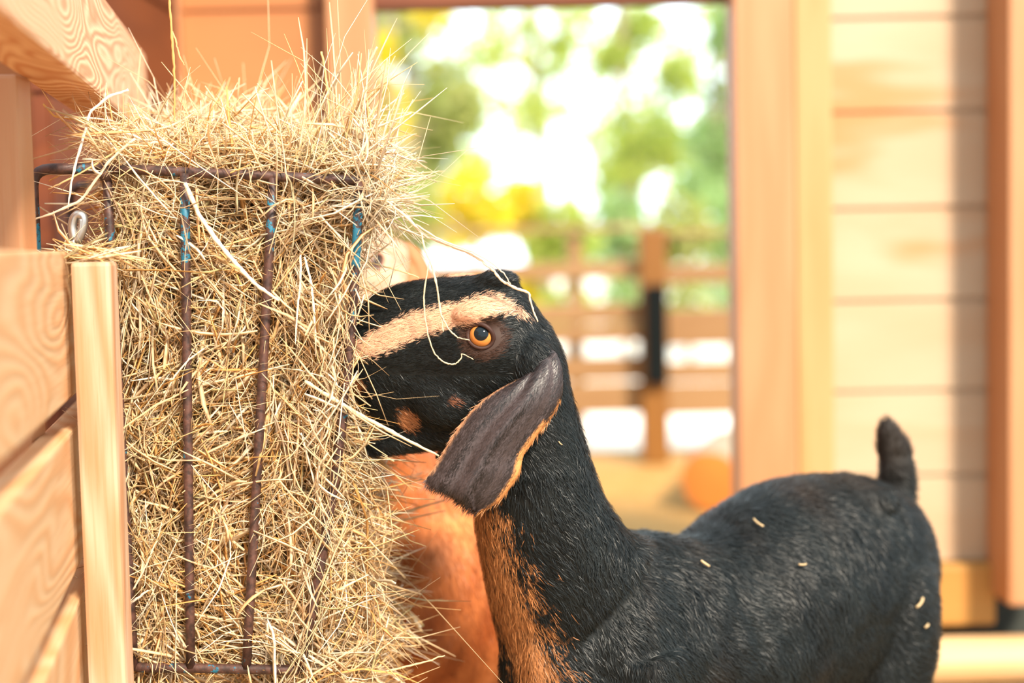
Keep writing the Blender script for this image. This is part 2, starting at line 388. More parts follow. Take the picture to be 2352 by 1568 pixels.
# ------------------------------------------------------------------ yard fence beyond the opening
YF = 5.55
yard = thing('yard_fence', (xat(1500, YF), YF, 0), 'post and rail fence across the yard outside', 'fence')
def yrail(pxa, pxb, ya, yb, mat, dy=0, th=.035):
    Y = YF + dy; m = (pxa + pxb) / 2; z0, z1 = zat(m, yb, Y), zat(m, ya, Y)
    board('rail', (xat(pxa, Y), Y, (z0 + z1) / 2), (xat(pxb, Y), Y, (z0 + z1) / 2), (0, 0, 1), th, z1 - z0, mat, yard, .006)
for a, b, m in ((528, 541, 'old'), (612, 650, 'old'), (708, 752, 'old'), (756, 795, 'old'), (830, 884, 'old'), (890, 960, 'old')):
    yrail(300, 1485, a, b, M[m], -.03 if a in (756,) else 0)
for a, b in ((522, 534), (600, 643), (703, 785), (824, 868), (872, 945)): yrail(1520, 2300, a, b, M['old'])
def ypost(pxa, pxb, ytop, dy, mat):
    Y = YF - .06 + dy; xa, xb = xat(pxa, Y, 800), xat(pxb, Y, 800)
    return board('post', ((xa + xb) / 2, Y, 0), ((xa + xb) / 2, Y, zat(pxa, ytop, Y)), (1, 0, 0), .09, xb - xa, mat, yard, .01)
ypost(1470, 1533, 523, 0, M['amber'])
ypost(1308, 1340, 535, .12, M['old']); ypost(560, 625, 525, 0, M['amber']); ypost(2290, 2355, 520, 0, M['amber'])
Yb = YF - .13
tag(board('black_strip', (xat(1508, Yb, 800), Yb, zat(1508, 882, Yb)), (xat(1508, Yb, 800), Yb, zat(1508, 655, Yb)), (1, 0, 0), .03, xat(1534, Yb, 800) - xat(1484, Yb, 800), M['black'], None, .006), 'narrow black strip on the middle post of the yard fence', 'panel')  # plain black board in front of the post

# ------------------------------------------------------------------ hay rack: a rusty rod basket hooked over the fence
RY0, RL = 1.42, .46
def back(p, d): return np.asarray(p) + DF * d
A_t, D_t = at(240, 386, RY0), at(826, 414, RY0 - .008)
A_b, D_b = at(308, 1532, RY0), at(690, 1538, RY0 - .008)
RR = .0048
rack = thing('hay_rack', (A_b + D_b) / 2 + DF * RL / 2, 'rusty rod hay rack with blue paint, full of hay, hooked on the fence', 'hay rack')
def rod(name, pts, r=RR, closed=False, sides=12, parent=None): return link(name, fast_mesh(name, *tube(pts, r, sides, closed), smooth=True), M['rust'], parent or rack)
rod('top_rim', rounded([A_t, D_t, back(D_t, RL), back(A_t, RL)], .012, True), RR * 1.02, True)
rod('bottom_rim', rounded([A_b, D_b, back(D_b, RL), back(A_b, RL)], .01, True), RR * 1.05, True)
def bar(p, q, bulge=0):
    p, q = np.asarray(p), np.asarray(q); s = np.linspace(0, 1, 9)[:, None]
    pts = p + (q - p) * s
    pts[:, 0] += bulge * np.sin(np.pi * s[:, 0])
    return rod('bar', pts)
EN = np.array((0, -RR * 1.5, 0))
bar(A_t + (.002, 0, 0), A_b)
bar(at(424, 398, RY0 - .005) , at(438, 1532, RY0 - .004), -.0)
bar(at(628, 408, RY0 - .006), at(566, 1534, RY0 - .006))
bar(D_t, D_b, .012)
for k in range(1, 6): bar(back(D_t, RL * k / 5), back(D_b, RL * k / 5), .012)
for f in (.33, .66, 0): bar(back(A_t + (D_t - A_t) * f, RL), back(A_b + (D_b - A_b) * f, RL))
for k in (1, 2, 3, 4): bar(back(A_t, RL * k / 5), back(A_b, RL * k / 5))
weld = [at(626, 412, RY0 - .001), at(242, 392, RY0 - .001)]
for wq in weld:
    s = np.linspace(-1, 1, 7); rod('weld_bead', np.array([wq + np.array((0, 0, -.004)) + np.array((0, 0, .008)) * t for t in s]), RR * 1.45 * np.sqrt(np.maximum(1 - s * s, .02)), sides=12)
for Yh in (RY0, RY0 + .33):
    off = Yh - RY0
    a = back(A_t, off); left = fence_pt(Yh, -TH - .008); left[2] = a[2]
    dn = left.copy(); dn[2] = zat(120, 720, RY0)
    rod('hook', rounded([a, left, dn], .018), RR * (1.15 if off == 0 else 1.05))
# steel snap clip standing on the fence top beside the hook
ck = thing('snap_clip', at(160, 588, 1.40), 'worn silver steel snap clip on the fence top by the rack hook', 'clip')
q = [at(x, y, 1.40) for x, y in ((170, 550), (166, 520), (172, 498), (184, 493), (192, 502), (188, 530), (176, 556))]
link('loop', fast_mesh('loop', *tube(resample(q, 24), .0044, 10, ref=(0, 1, 0)), smooth=True), M['steel'], ck)
link('shank', fast_mesh('shank', *tube([at(174, 548, 1.4), at(168, 562, 1.4), at(163, 578, 1.4), at(157, 600, 1.4)], [.004, .0046, .0038, .0038], 10, ref=(0, 1, 0)), smooth=True), M['steel'], ck)
q = [at(x, y, 1.398) for x, y in ((186, 503), (186, 520), (180, 540), (174, 553))]
link('gate_bar', fast_mesh('gate_bar', *tube(resample(q, 10), .0026, 8, ref=(0, 1, 0)), smooth=True), M['steel'], ck)

# ------------------------------------------------------------------ hay
PAL = np.array([(.90, .68, .40), (.86, .57, .26), (.78, .44, .14), (.94, .82, .62), (.56, .45, .21), (.40, .20, .06), (.82, .61, .34), (.62, .32, .09)])
PALW = np.array([.28, .22, .10, .16, .07, .04, .10, .03])
def strands(P, D, L, W, curv, col, K=6, flat=.45):
    """n bent three-sided stalks as one numpy mesh"""
    n = len(P); D = unit(D)
    s = np.linspace(-.5, .5, K)[None, :, None]
    up = RNG.normal(size=(n, 3)); c = unit(np.cross(D, up)); c2 = np.cross(D, c)
    bend = (c * RNG.normal(0, 1, (n, 1)))[:, None, :] * (s * s) * (curv * L)[:, None, None]
    ks = RNG.uniform(-.35, .35, (n, 1, 1)); kink = np.maximum(s - ks, 0) * (c2 * RNG.normal(0, .35, (n, 1)) * (RNG.random((n, 1)) < .45))[:, None, :] * L[:, None, None]
    C = P[:, None, :] + D[:, None, :] * s * L[:, None, None] + bend + kink
    tw = RNG.uniform(0, math.pi, (n, 1, 1)) + RNG.normal(0, .8, (n, 1, 1)) * s
    n1 = c[:, None, :] * np.cos(tw) + c2[:, None, :] * np.sin(tw); n2 = -c[:, None, :] * np.sin(tw) + c2[:, None, :] * np.cos(tw)
    tp = np.interp(np.linspace(0, 1, K), (0, .1, .8, 1), (.6, 1, .85, .3))[None, :, None] * W[:, None, None]
    v = np.stack([C + n1 * tp, C - n1 * tp * .5 + n2 * tp * flat, C - n1 * tp * .5 - n2 * tp * flat], 2)   # n,K,3,3
    V = v.reshape(-1, 3)
    base = (np.arange(n) * K * 3)[:, None, None] + (np.arange(K - 1) * 3)[None, :, None]
    k = np.arange(3); k2 = (k + 1) % 3
    Q = np.stack([base + k, base + k2, base + 3 + k2, base + 3 + k], -1).reshape(-1, 4)
    e0 = np.arange(n)[:, None] * K * 3 + np.array((2, 1, 0)); e1 = np.arange(n)[:, None] * K * 3 + (K - 1) * 3 + np.array((0, 1, 2))
    return V, Q, np.concatenate([e0, e1]), np.repeat(col, K * 3, 0)
def hay_cols(n, pale=0.0):
    c = PAL[RNG.choice(len(PAL), n, p=PALW / PALW.sum())] * RNG.uniform(.8, 1.12, (n, 1))
    return c * (1 - pale) + np.array((.9, .82, .66)) * pale
def img_at(px, py, Y):
    d = np.stack([(px - 1176) / F, -(py - 784) / F, -np.ones_like(px)], -1) @ R.T
    return CAM + d * (Y / d[:, 1])[:, None]
Lx = lambda y: np.interp(y, (250, 380, 560, 800, 1100, 1568, 1700), (240, 235, 262, 272, 290, 305, 315))
Rx = lambda y: np.interp(y, (250, 400, 560, 800, 1000, 1200, 1400, 1568, 1700), (850, 830, 800, 782, 800, 800, 800, 800, 790))
HP = []
def add_face(n, layer, y0=390, y1=1700, pale=0, Lk=1, Wk=1):
    py = RNG.uniform(y0, y1, n); u = RNG.random(n); px = Lx(py) + (Rx(py) - Lx(py)) * u
    Y = RY0 + layer(n, u)
    f1 = np.sin(px * .021 + py * .013) + np.sin(px * -.017 + py * .024 + 2) + .8 * np.sin(px * .035 - py * .011 + 4)
    f2 = np.sin(px * .008 + py * .006 + 1) + np.sin(px * .011 - py * .007)
    keep = f1 + RNG.normal(0, .8, n) > np.where(Y < RY0 + .02, -.4, -2.2)
    px, py, u, Y, f1, f2 = (x[keep] for x in (px, py, u, Y, f1, f2)); n = len(px)
    Y = np.where(Y > RY0 + .003, np.maximum(Y - .005 * f1, RY0 + .005), Y)
    P = img_at(px, py, Y)
    ang = np.where(RNG.random(n) < .65, 1.57 + .8 * f2 + RNG.normal(0, .42, n), RNG.uniform(0, math.pi, n))
    D = np.stack([np.cos(ang), RNG.normal(0, .22, n), np.sin(ang)], -1)
    L = np.clip(RNG.lognormal(-2.75, .5, n), .02, .17) * Lk; W = np.clip(RNG.lognormal(-6.95, .5, n), .0004, .0026) * Wk
    HP.append(strands(P, D, L, W, RNG.uniform(.2, 1.6, n), hay_cols(n, pale)))
add_face(6500, lambda n, u: RNG.uniform(.014, .055, n) + .02 * (u > .93))
add_face(3600, lambda n, u: RNG.uniform(.009, .022, n), y0=425)
add_face(230, lambda n, u: RNG.uniform(-.014, .002, n), y0=430, pale=.25)
add_face(190, lambda n, u: RNG.uniform(.004, .012, n), y0=430, pale=.3, Lk=1.25, Wk=1.8)
def add_cloud(n, fn, Lm=-2.65, pale=0, aim=None, spread=1.0, Wm=-7.0, zk=.7):
    P = fn(n); D = RNG.normal(size=(n, 3)) * (1, .7, zk)
    if aim is not None: D = unit(D) * spread + np.asarray(aim)
    L = np.clip(RNG.lognormal(Lm, .45, n), .02, .22); W = np.clip(RNG.lognormal(Wm, .48, n), .0004, .0024)
    HP.append(strands(P, D, L, W, RNG.uniform(.2, 1.6, n), hay_cols(n, pale)))
# outer sloping side, bulging through the bars
def slope(n):
    py = RNG.uniform(400, 1700, n); d = RNG.uniform(0, RL, n)
    P = img_at(Rx(py), py, np.full(n, RY0 + .02)) + DF * d[:, None]
    P[:, 0] += RNG.normal(.0, 1, n) * np.interp(py, (400, 540, 600, 760, 900), (.01, .008, .004, .004, .012)) + np.interp(py, (400, 520, 580, 760, 900, 1100, 1500), (.01, -.008, -.026, -.022, -.004, .012, .022)) * np.sin(np.pi * np.clip(d / RL + .25, 0, 1))
    return P
add_cloud(3800, slope, aim=(.0, 0, -.75))
add_cloud(210, lambda n: (lambda py: img_at(np.interp(py, (500, 800, 1000, 1560), (812, 790, 750, 690)) + RNG.normal(0, 14, n), py, RNG.uniform(1.395, 1.415, n)))(RNG.uniform(560, 1560, n)), aim=(.25, 0, -1.0), spread=.8, pale=.25)
# heap on top: domed
def dome_z(u, d):
    return .028 + .052 * np.sin(np.pi * np.clip(u, .02, .98)) ** .6 * np.interp(d, (0, .12, .3, RL), (.25, .95, 1.05, .7))
def dome(n, lo=-.03, hi=.004):
    u = RNG.uniform(.03, 1.03, n); d = RNG.uniform(.012, RL + .03, n)
    P = A_t + (D_t - A_t) * u[:, None] + DF * d[:, None]
    P[:, 2] += np.maximum(dome_z(u, d) - .02 + RNG.uniform(lo, hi, n), np.where(d < .03, .014, -.02))
    return P
add_cloud(3600, dome, aim=(.45, 0, .0), spread=.9, zk=.38)
add_cloud(520, lambda n: dome(n, 0, .02), pale=.35, aim=(.5, 0, 0), zk=.4)
add_cloud(110, lambda n: dome(n, .005, .03), Lm=-2.5, aim=(.2, .0, 1.0), spread=.8, pale=.25)
# strands lapping over the front rim and the corner tuft at the right
def rim(n):
    u = RNG.uniform(.0, 1.0, n); P = A_t + (D_t - A_t) * u[:, None]; P = P + np.stack([RNG.normal(0, .005, n), RNG.uniform(-.016, .02, n), RNG.uniform(-.035, .03, n)], -1)
    return P
add_cloud(100, rim, Lm=-2.5, aim=(.6, 0, -.35), pale=.25)
def gauss(cx, cy, Y, sx, sy, sY): return lambda n: img_at(RNG.normal(cx, sx, n), RNG.normal(cy, sy, n), RNG.normal(Y, sY, n))
add_cloud(240, gauss(850, 400, 1.45, 26, 55, .03), aim=(.5, 0, -.4), pale=.35)
add_cloud(200, gauss(858, 468, 1.43, 24, 22, .015), aim=(.9, 0, -.45), pale=.65)
add_cloud(46, gauss(765, 300, 1.46, 45, 40, .03), Lm=-2.2, aim=(.25, 0, 1.4), spread=.5)
add_cloud(34, gauss(830, 290, 1.46, 20, 50, .03), Lm=-2.3, aim=(.45, 0, 1.2), spread=.5, pale=.2)
# left fringe over the fence
add_cloud(80, gauss(240, 330, 1.44, 22, 40, .03), aim=(.5, 0, -.1), pale=.15)
add_cloud(110, gauss(205, 588, 1.38, 40, 8, .02), Lm=-3.0, aim=(1, 0, 0), spread=.5)
add_cloud(260, lambda n: img_at(RNG.normal(266, 6, n), RNG.uniform(560, 1500, n), RNG.uniform(1.42, 1.5, n)), aim=(.1, 0, -1), spread=.6)
# lower spill to the right, where the goats have pulled it out
add_cloud(1000, lambda n: img_at(np.clip(RNG.normal(805, 34, n), 700, 890), RNG.uniform(960, 1640, n), RNG.uniform(1.44, 1.6, n)), aim=(.5, 0, -.6), spread=.9, pale=.15)
add_cloud(260, gauss(838, 1430, 1.52, 30, 60, .04), aim=(.9, 0, -.3), spread=.7)
add_cloud(170, gauss(800, 1010, 1.50, 32, 40, .04), aim=(.8, 0, -.5), spread=.7, pale=.2)
Vh, Qh, Th, Ch = [], [], [], []; o_ = 0
for v, q_, t_, c_ in HP: Vh.append(v); Qh.append(q_ + o_); Th.append(t_ + o_); Ch.append(c_); o_ += len(v)
hay = thing('hay', (A_b + D_b) / 2 + DF * RL / 2, 'loose golden hay heaped in the rusty rack and spilling over it', 'hay'); hay['kind'] = 'stuff'
hs = link('strands', fast_mesh('strands', np.concatenate(Vh), np.concatenate(Qh), np.concatenate(Th), np.concatenate(Ch)), M['hay'], hay); hs['kind'] = 'stuff'
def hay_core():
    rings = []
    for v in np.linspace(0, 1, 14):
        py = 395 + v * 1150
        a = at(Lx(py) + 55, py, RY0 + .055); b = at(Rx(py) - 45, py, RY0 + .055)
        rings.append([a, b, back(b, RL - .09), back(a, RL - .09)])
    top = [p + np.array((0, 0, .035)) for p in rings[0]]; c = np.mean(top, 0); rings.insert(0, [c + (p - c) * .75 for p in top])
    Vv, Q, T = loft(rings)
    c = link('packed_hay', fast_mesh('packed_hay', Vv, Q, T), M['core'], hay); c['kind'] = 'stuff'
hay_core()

# ------------------------------------------------------------------ goats
def ell_ring(top, bot, hw, lat, n=28, jaw=1.0, brow=1.0):
    top, bot, lat = np.asarray(top), np.asarray(bot), unit(lat); c = (top + bot) / 2; a = top - c
    th = np.linspace(0, 2 * math.pi, n, endpoint=False); ct, st = np.cos(th), np.sin(th)
    sx = np.sign(st) * np.abs(st) ** .9; cz = np.sign(ct) * np.abs(ct) ** .95
    wd = np.where(ct > 0, 1 + (brow - 1) * ct, 1 + (jaw - 1) * -ct)
    return c + a * cz[:, None] + lat * (hw * sx * wd)[:, None]
def chain(pts, rad, n=20, k=4):
    P = resample(np.column_stack([np.asarray(pts, float), np.asarray(rad, float)]), (len(pts) - 1) * k + 1)
    return tube(P[:, :3], P[:, 3], n)
def blob(c, r, axes=None, n=14):
    c = np.asarray(c, float); r = np.asarray(r, float); rings = []
    for ph in np.linspace(.08, math.pi - .08, n):
        a = np.linspace(0, 2 * math.pi, 22, endpoint=False)
        p = np.stack([np.sin(ph) * np.cos(a) * r[0], np.sin(ph) * np.sin(a) * r[1], np.full(22, math.cos(ph)) * r[2]], -1)
        if axes is not None: p = p @ np.asarray(axes)
        rings.append(c + p)
    return loft(rings)
def fuse(parts, voxel, smooth):
    me = fast_mesh('tmp', *merge(parts)); o = bpy.data.objects.new('tmp', me); COL.objects.link(o)
    bm = bmesh.new(); bm.from_mesh(me); bmesh.ops.recalc_face_normals(bm, faces=bm.faces[:]); bm.to_mesh(me); bm.free()
    r = o.modifiers.new('r', 'REMESH'); r.mode = 'VOXEL'; r.voxel_size = voxel
    s = o.modifiers.new('s', 'SMOOTH'); s.factor = .5; s.iterations = smooth
    dg = bpy.context.evaluated_depsgraph_get(); out = bpy.data.meshes.new_from_object(o.evaluated_get(dg))
    bpy.data.objects.remove(o); bpy.data.meshes.remove(me)
    out.polygons.foreach_set('use_smooth', np.ones(len(out.polygons), bool))
    return out
def mesh_np(me):
    v = np.empty(len(me.vertices) * 3, np.float32); me.vertices.foreach_get('co', v)
    nn = np.empty(len(me.vertices) * 3, np.float32); me.vertices.foreach_get('normal', nn)
    me.calc_loop_triangles(); t = np.empty(len(me.loop_triangles) * 3, np.int32); me.loop_triangles.foreach_get('vertices', t)
    return v.reshape(-1, 3).astype(float), nn.reshape(-1, 3).astype(float), t.reshape(-1, 3)
def fur_mesh(name, me, n, colfn, dirfn, length, width, weight=None, lift=.22, roll=.35):
    v, nn, t = mesh_np(me); a = v[t]; ar = np.linalg.norm(np.cross(a[:, 1] - a[:, 0], a[:, 2] - a[:, 0]), axis=1)
    cen = a.mean(1)
    if weight is not None: ar = ar * weight(cen)
    f = RNG.choice(len(t), n, p=ar / ar.sum()); r1, r2 = np.sqrt(RNG.random(n)), RNG.random(n)
    wts = np.stack([1 - r1, r1 * (1 - r2), r1 * r2], -1)[..., None]
    P = (v[t[f]] * wts).sum(1); Nn = unit((nn[t[f]] * wts).sum(1))
    d = dirfn(P); d = d - Nn * (d * Nn).sum(1, keepdims=True); d = unit(unit(d) + RNG.normal(0, .22, (n, 3))); d = unit(d - Nn * (d * Nn).sum(1, keepdims=True))
    side = np.cross(Nn, d); L = (length(P) if callable(length) else np.full(n, length)) * RNG.uniform(.6, 1.25, n); W = (width(P) if callable(width) else np.full(n, width)) * RNG.uniform(.7, 1.2, n)
    lf = RNG.uniform(.3, 1.3, n) * lift
    side = unit(side + Nn * RNG.normal(0, roll, (n, 1)))
    p0 = P - Nn * .0006; p1 = P + d * (L * .5)[:, None] + Nn * (L * lf * .75)[:, None]; p2 = P + d * L[:, None] + Nn * (L * lf)[:, None] * .9
    s = side * W[:, None] / 2
    V = np.stack([p0 - s, p0 + s, p1 - s * .8, p1 + s * .8, p2], 1).reshape(-1, 3)
    b = np.arange(n)[:, None] * 5
    c = colfn(P + RNG.normal(0, .0012, (n, 3)), Nn)
    return fast_mesh(name, V, b + np.array((0, 1, 3, 2)), b + np.array((2, 3, 4)), np.repeat(c, 5, 0))
HW_Y = 1.45
HEAD = [  # top px,py, bottom px,py, half width, jaw, brow
    (772, 765, 790, 880, .016, .8, .9), (804, 714, 812, 905, .029, .8, .9), (850, 682, 846, 952, .034, .72, .95), (915, 652, 908, 996, .039, .66, 1.0),
    (990, 640, 975, 1016, .044, .62, 1.02), (1060, 636, 1035, 1015, .051, .66, 1.0), (1120, 630, 1088, 998, .056, .72, .92), (1172, 640, 1132, 975, .056, .8, .85), (1222, 690, 1170, 950, .05, .9, .9), (1262, 760, 1190, 930, .042, 1, 1)]
def head_parts():
    rows = resample(HEAD, 28)
    out = [loft([ell_ring(at(r[0], r[1], HW_Y), at(r[2], r[3], HW_Y), r[4], (0, 1, 0), jaw=r[5], brow=r[6]) for r in rows])]
    out.append(chain([at(1085, 950, HW_Y), at(1010, 985, HW_Y), at(935, 1010, HW_Y), at(880, 1025, HW_Y), at(838, 1034, HW_Y)], [.03, .022, .0145, .0105, .0075]))
    out.append(blob(at(1056, 652, HW_Y + .036), (.03, .013, .0105)))
    for s in (-1, 1):
        out.append(blob(at(1098, 722, HW_Y + s * .046), (.026, .013, .012)))       # brow ridge
        out.append(blob(at(1030, 905, HW_Y + s * .03), (.042, .016, .034)))         # cheek
        out.append(blob(at(1142, 645, HW_Y + s * .018), (.022, .016, .0105)))       # bump where a horn would sit
        out.append(blob(at(1225, 835, HW_Y + s * .04), (.022, .02, .03)))          # ear root
    return out
TX = lambda t: .08 + .42 * t
TY = lambda t: 1.52 + .30 * t
NRM = np.array((.581, -.814, 0.0))                                               # towards the camera side
TRUNK = [(-.20, None, .47, .34, .03), (-.14, None, .50, .29, .062), (-.05, None, .53, .262, .082), (.06, None, .545, .25, .092), (.12, 1219, 0, .25, .096), (.2, 1218, 0, .248, .1), (.3, 1232, 0, .25, .106),
    (.38, 1196, 0, .255, .11), (.45, 1152, 0, .26, .112), (.55, 1113, 0, .27, .112), (.65, 1092, 0, .28, .11), (.72, 1084, 0, .29, .107), (.8, 1090, 0, .31, .101), (.88, 1104, 0, .33, .091),
    (.95, 1128, 0, .34, .076), (1.0, 1165, 0, .36, .054), (1.035, 1240, 0, .39, .03)]
def tpt(t, z, lat=0.0): return np.array((TX(t), TY(t), z)) + NRM * lat
def trunk_parts():
    rows = []
    for t, yt, zt_, zb, hw in TRUNK:
        if yt is not None: zt_ = zat(1176 + F * TX(t) / TY(t), yt, TY(t))
        rows.append((t, zt_, zb, hw))
    rows = resample(rows, 44)
    out = [loft([ell_ring(tpt(t, a), tpt(t, b), h, NRM) for t, a, b, h in rows])]
    NECK = [(1255, 735, 1150, 935, 1.45, .04), (1292, 810, 1112, 1010, 1.45, .043), (1314, 905, 1098, 1090, 1.452, .046), (1342, 1005, 1090, 1175, 1.458, .05), (1385, 1130, 1106, 1280, 1.47, .058), (1435, 1212, 1130, 1400, 1.488, .07), (1500, 1235, 1165, 1540, 1.51, .082)]
    rows = resample(NECK, 24)
    out.append(loft([ell_ring(at(r[0], r[1], r[4]), at(r[2], r[3], r[4]), r[5], (.15, -1, 0)) for r in rows]))
    for s in (1, -1):
        out.append(blob(tpt(.03, .41, s * .052), (.075, .045, .10), ((.814, .581, 0), (.581, -.814, 0), (0, 0, 1))))     # shoulder
        out.append(chain([tpt(.02, .42, s * .06), tpt(.03, .33, s * .07), tpt(.02, .25, s * .066), tpt(0, .165, s * .06), tpt(.01, .10, s * .06), tpt(.01, .05, s * .06), tpt(-.02, .004, s * .06)], [.05, .045, .034, .025, .018, .018, .022]))
        out.append(chain([tpt(.81, .45, s * .042), tpt(.80, .37, s * .048), tpt(.77, .29, s * .056), tpt(.81, .235, s * .056), tpt(.88, .175, s * .054), tpt(.87, .10, s * .054), tpt(.87, .05, s * .054), tpt(.83, .004, s * .054)], [.066, .072, .056, .036, .025, .018, .018, .022]))
        out.append(blob(tpt(.74, .535, s * .055), (.04, .02, .018)))                                                       # hip bone
    out.append(blob(tpt(.74, .545, 0), (.05, .02, .02)))
    tl = [(2058, 1170, 40), (2058, 1115, 38), (2056, 1060, 36), (2047, 1015, 33), (2036, 985, 25), (2024, 964, 9)]
    tl = resample(tl, 16)
    out.append(tube([at(a, b, TY(.97)) for a, b, _ in tl], [c * TY(1.0) / F for _, _, c in tl], 16, ref=(0, 1, 0)))
    return out
black_me = fuse(head_parts() + trunk_parts(), .0036, 7)

def vnoise(P, s, seed=0):
    """cheap smooth noise from summed sines"""
    r = np.random.default_rng(seed); out = 0
    for k in range(6):
        d = r.normal(size=3) * s * (1 + .5 * k); out = out + np.sin(P @ d + r.uniform(0, 6.28)) / (1 + .35 * k)
    return out / 2.6
def sag(P):
    """position along the goat's own side profile, read in the plane of its head"""
    Q = np.array(P, float); Q[:, 1] = HW_Y; return pix(Q)
SU = ((790, 800), (850, 762), (900, 737), (950, 714), (1010, 701), (1060, 690), (1112, 671), (1150, 678), (1190, 701), (1216, 722))
SL = ((790, 822), (850, 816), (900, 801), (950, 776), (1000, 758), (1050, 745), (1090, 735), (1112, 724), (1150, 713), (1216, 726))
def patch(px, py, cx, cy, rx, ry): return ((px - cx) / rx) ** 2 + ((py - cy) / ry) ** 2 < 1
def black_col(P, Nn=None):
    n = len(P); px, py = sag(P)
    c = np.tile((.0065, .0085, .0085), (n, 1)) * (1 + .35 * vnoise(P, 60, 1)[:, None])
    body = P[:, 0] > .13
    br = np.clip(vnoise(P, 22, 2) * .8, 0, 1)[:, None] * body[:, None]
    c = c + br * np.array((.020, .010, .005))
    j = vnoise(P, 500, 5) * 5 + RNG.normal(0, 4, n)
    u = np.interp(px, *zip(*SU)) + j; l = np.interp(px, *zip(*SL)) + j
    head = (P[:, 0] < .06) & (py < 1080) & (np.abs(P[:, 1] - HW_Y) < .09)
    st = head & (py > u) & (py < l) & (px > 785) & (px < 1220)
    tan = np.array((.70, .40, .25))
    st = st | (head & (P[:, 1] > HW_Y + .022) & (px > 1015) & (px < 1105) & (py < 668))
    c[st] = tan * (1 + .12 * vnoise(P[st], 90, 7)[:, None])
    c[head & patch(px + j, py + j, 936, 956, 24, 26)] = (.42, .17, .07)
    c[head & patch(px + j, py, 1046, 909, 10, 10)] = (.22, .08, .04)
    c[head & patch(px + j, py, 818, 880, 16, 22)] = (.34, .13, .05)
    ring = head & patch(px, py, 1108, 768, 56, 52) & ~st
    c[ring] = (.05, .024, .016)
    fr = np.interp(py, (1120, 1190, 1300, 1420, 1568, 1700), (1098, 1150, 1195, 1235, 1290, 1310)) + j * 6 + 30 * vnoise(P, 110, 9)
    back_ = np.interp(py, (1400, 1568, 1700), (1120, 1190, 1240))
    th = (py > 1120) & (px < fr) & (P[:, 0] < .12) & ((py < 1420) | (px > back_ + j * 3))
    c[th] = np.array((.36, .145, .05)) * (1 + .3 * vnoise(P[th], 150, 3)[:, None])
    return np.clip(c, .004, 1)
def black_flow(P):
    d = np.zeros_like(P); head = (P[:, 0] < .06) & (P[:, 2] > .63)
    d[:] = (.50, .30, -.75)
    nk = (P[:, 2] > .52) & ~head & (P[:, 0] < .12); d[nk] = (.25, 0, -.95)
    tl = (P[:, 0] > .44) & (P[:, 2] > .57); d[tl] = (0, 0, 1)
    px, py = sag(P[head]); dd = np.tile((.93, 0, .22), (head.sum(), 1))
    low = py > 850; dd[low] = (.8, 0, -.5); rear = px > 1180; dd[rear] = (.5, 0, -.8)
    d[head] = dd
    sw = np.stack([vnoise(P, 26, 41), vnoise(P, 26, 42), vnoise(P, 26, 43)], -1) * np.where(head, .12, .5)[:, None]
    return d + sw
v_, n_, t_ = mesh_np(black_me)
k_ = np.clip((v_[:, 0] - .03) / .08, 0, 1)[:, None]                      # folds and muscle on neck and trunk
rib = np.sin((v_[:, 0] * .814 + v_[:, 1] * .581) * 150 + v_[:, 2] * 25) * np.clip(1 - np.abs(v_[:, 2] - .42) / .1, 0, 1) * np.clip(1 - np.abs(v_[:, 0] - .27) / .12, 0, 1)
v_ = v_ + n_ * k_ * (.0030 * vnoise(v_, 20, 31) + .0016 * vnoise(v_, 48, 32) + .0016 * rib)[:, None]
black_me.vertices.foreach_set('co', v_.astype(np.float32).ravel()); black_me.update()
v_, n_, t_ = mesh_np(black_me)
set_col(black_me, black_col(v_) * .8)
black_goat = thing('goat', (TX(.5), TY(.5), 0), 'black goat with a tan face stripe stretching its neck to eat hay', 'goat', None)
body = link('body', black_me, M['skin'], black_goat)
bvh_black = BVHTree.FromPolygons([tuple(p) for p in v_], [tuple(int(i) for i in p) for p in t_])
hair_len = lambda P: np.where((P[:, 0] < .06) & (P[:, 2] > .63), .0085, .013)
hair_wid = lambda P: np.where((P[:, 0] < .06) & (P[:, 2] > .63), .00045, .0007)
def not_eye(c):
    px, py = sag(c); e = patch(px, py, 1109, 764, 38, 36) & (c[:, 2] > .6)
    return np.where(e, 0, np.where((c[:, 2] > .62) & (c[:, 0] < .06), 3.0, np.where(c[:, 2] > .3, 1.3, .3)))
fo = link('coat', fur_mesh('coat', black_me, 190000, black_col, black_flow, hair_len, hair_wid, not_eye), M['fur'], black_goat); fo['kind'] = 'stuff'

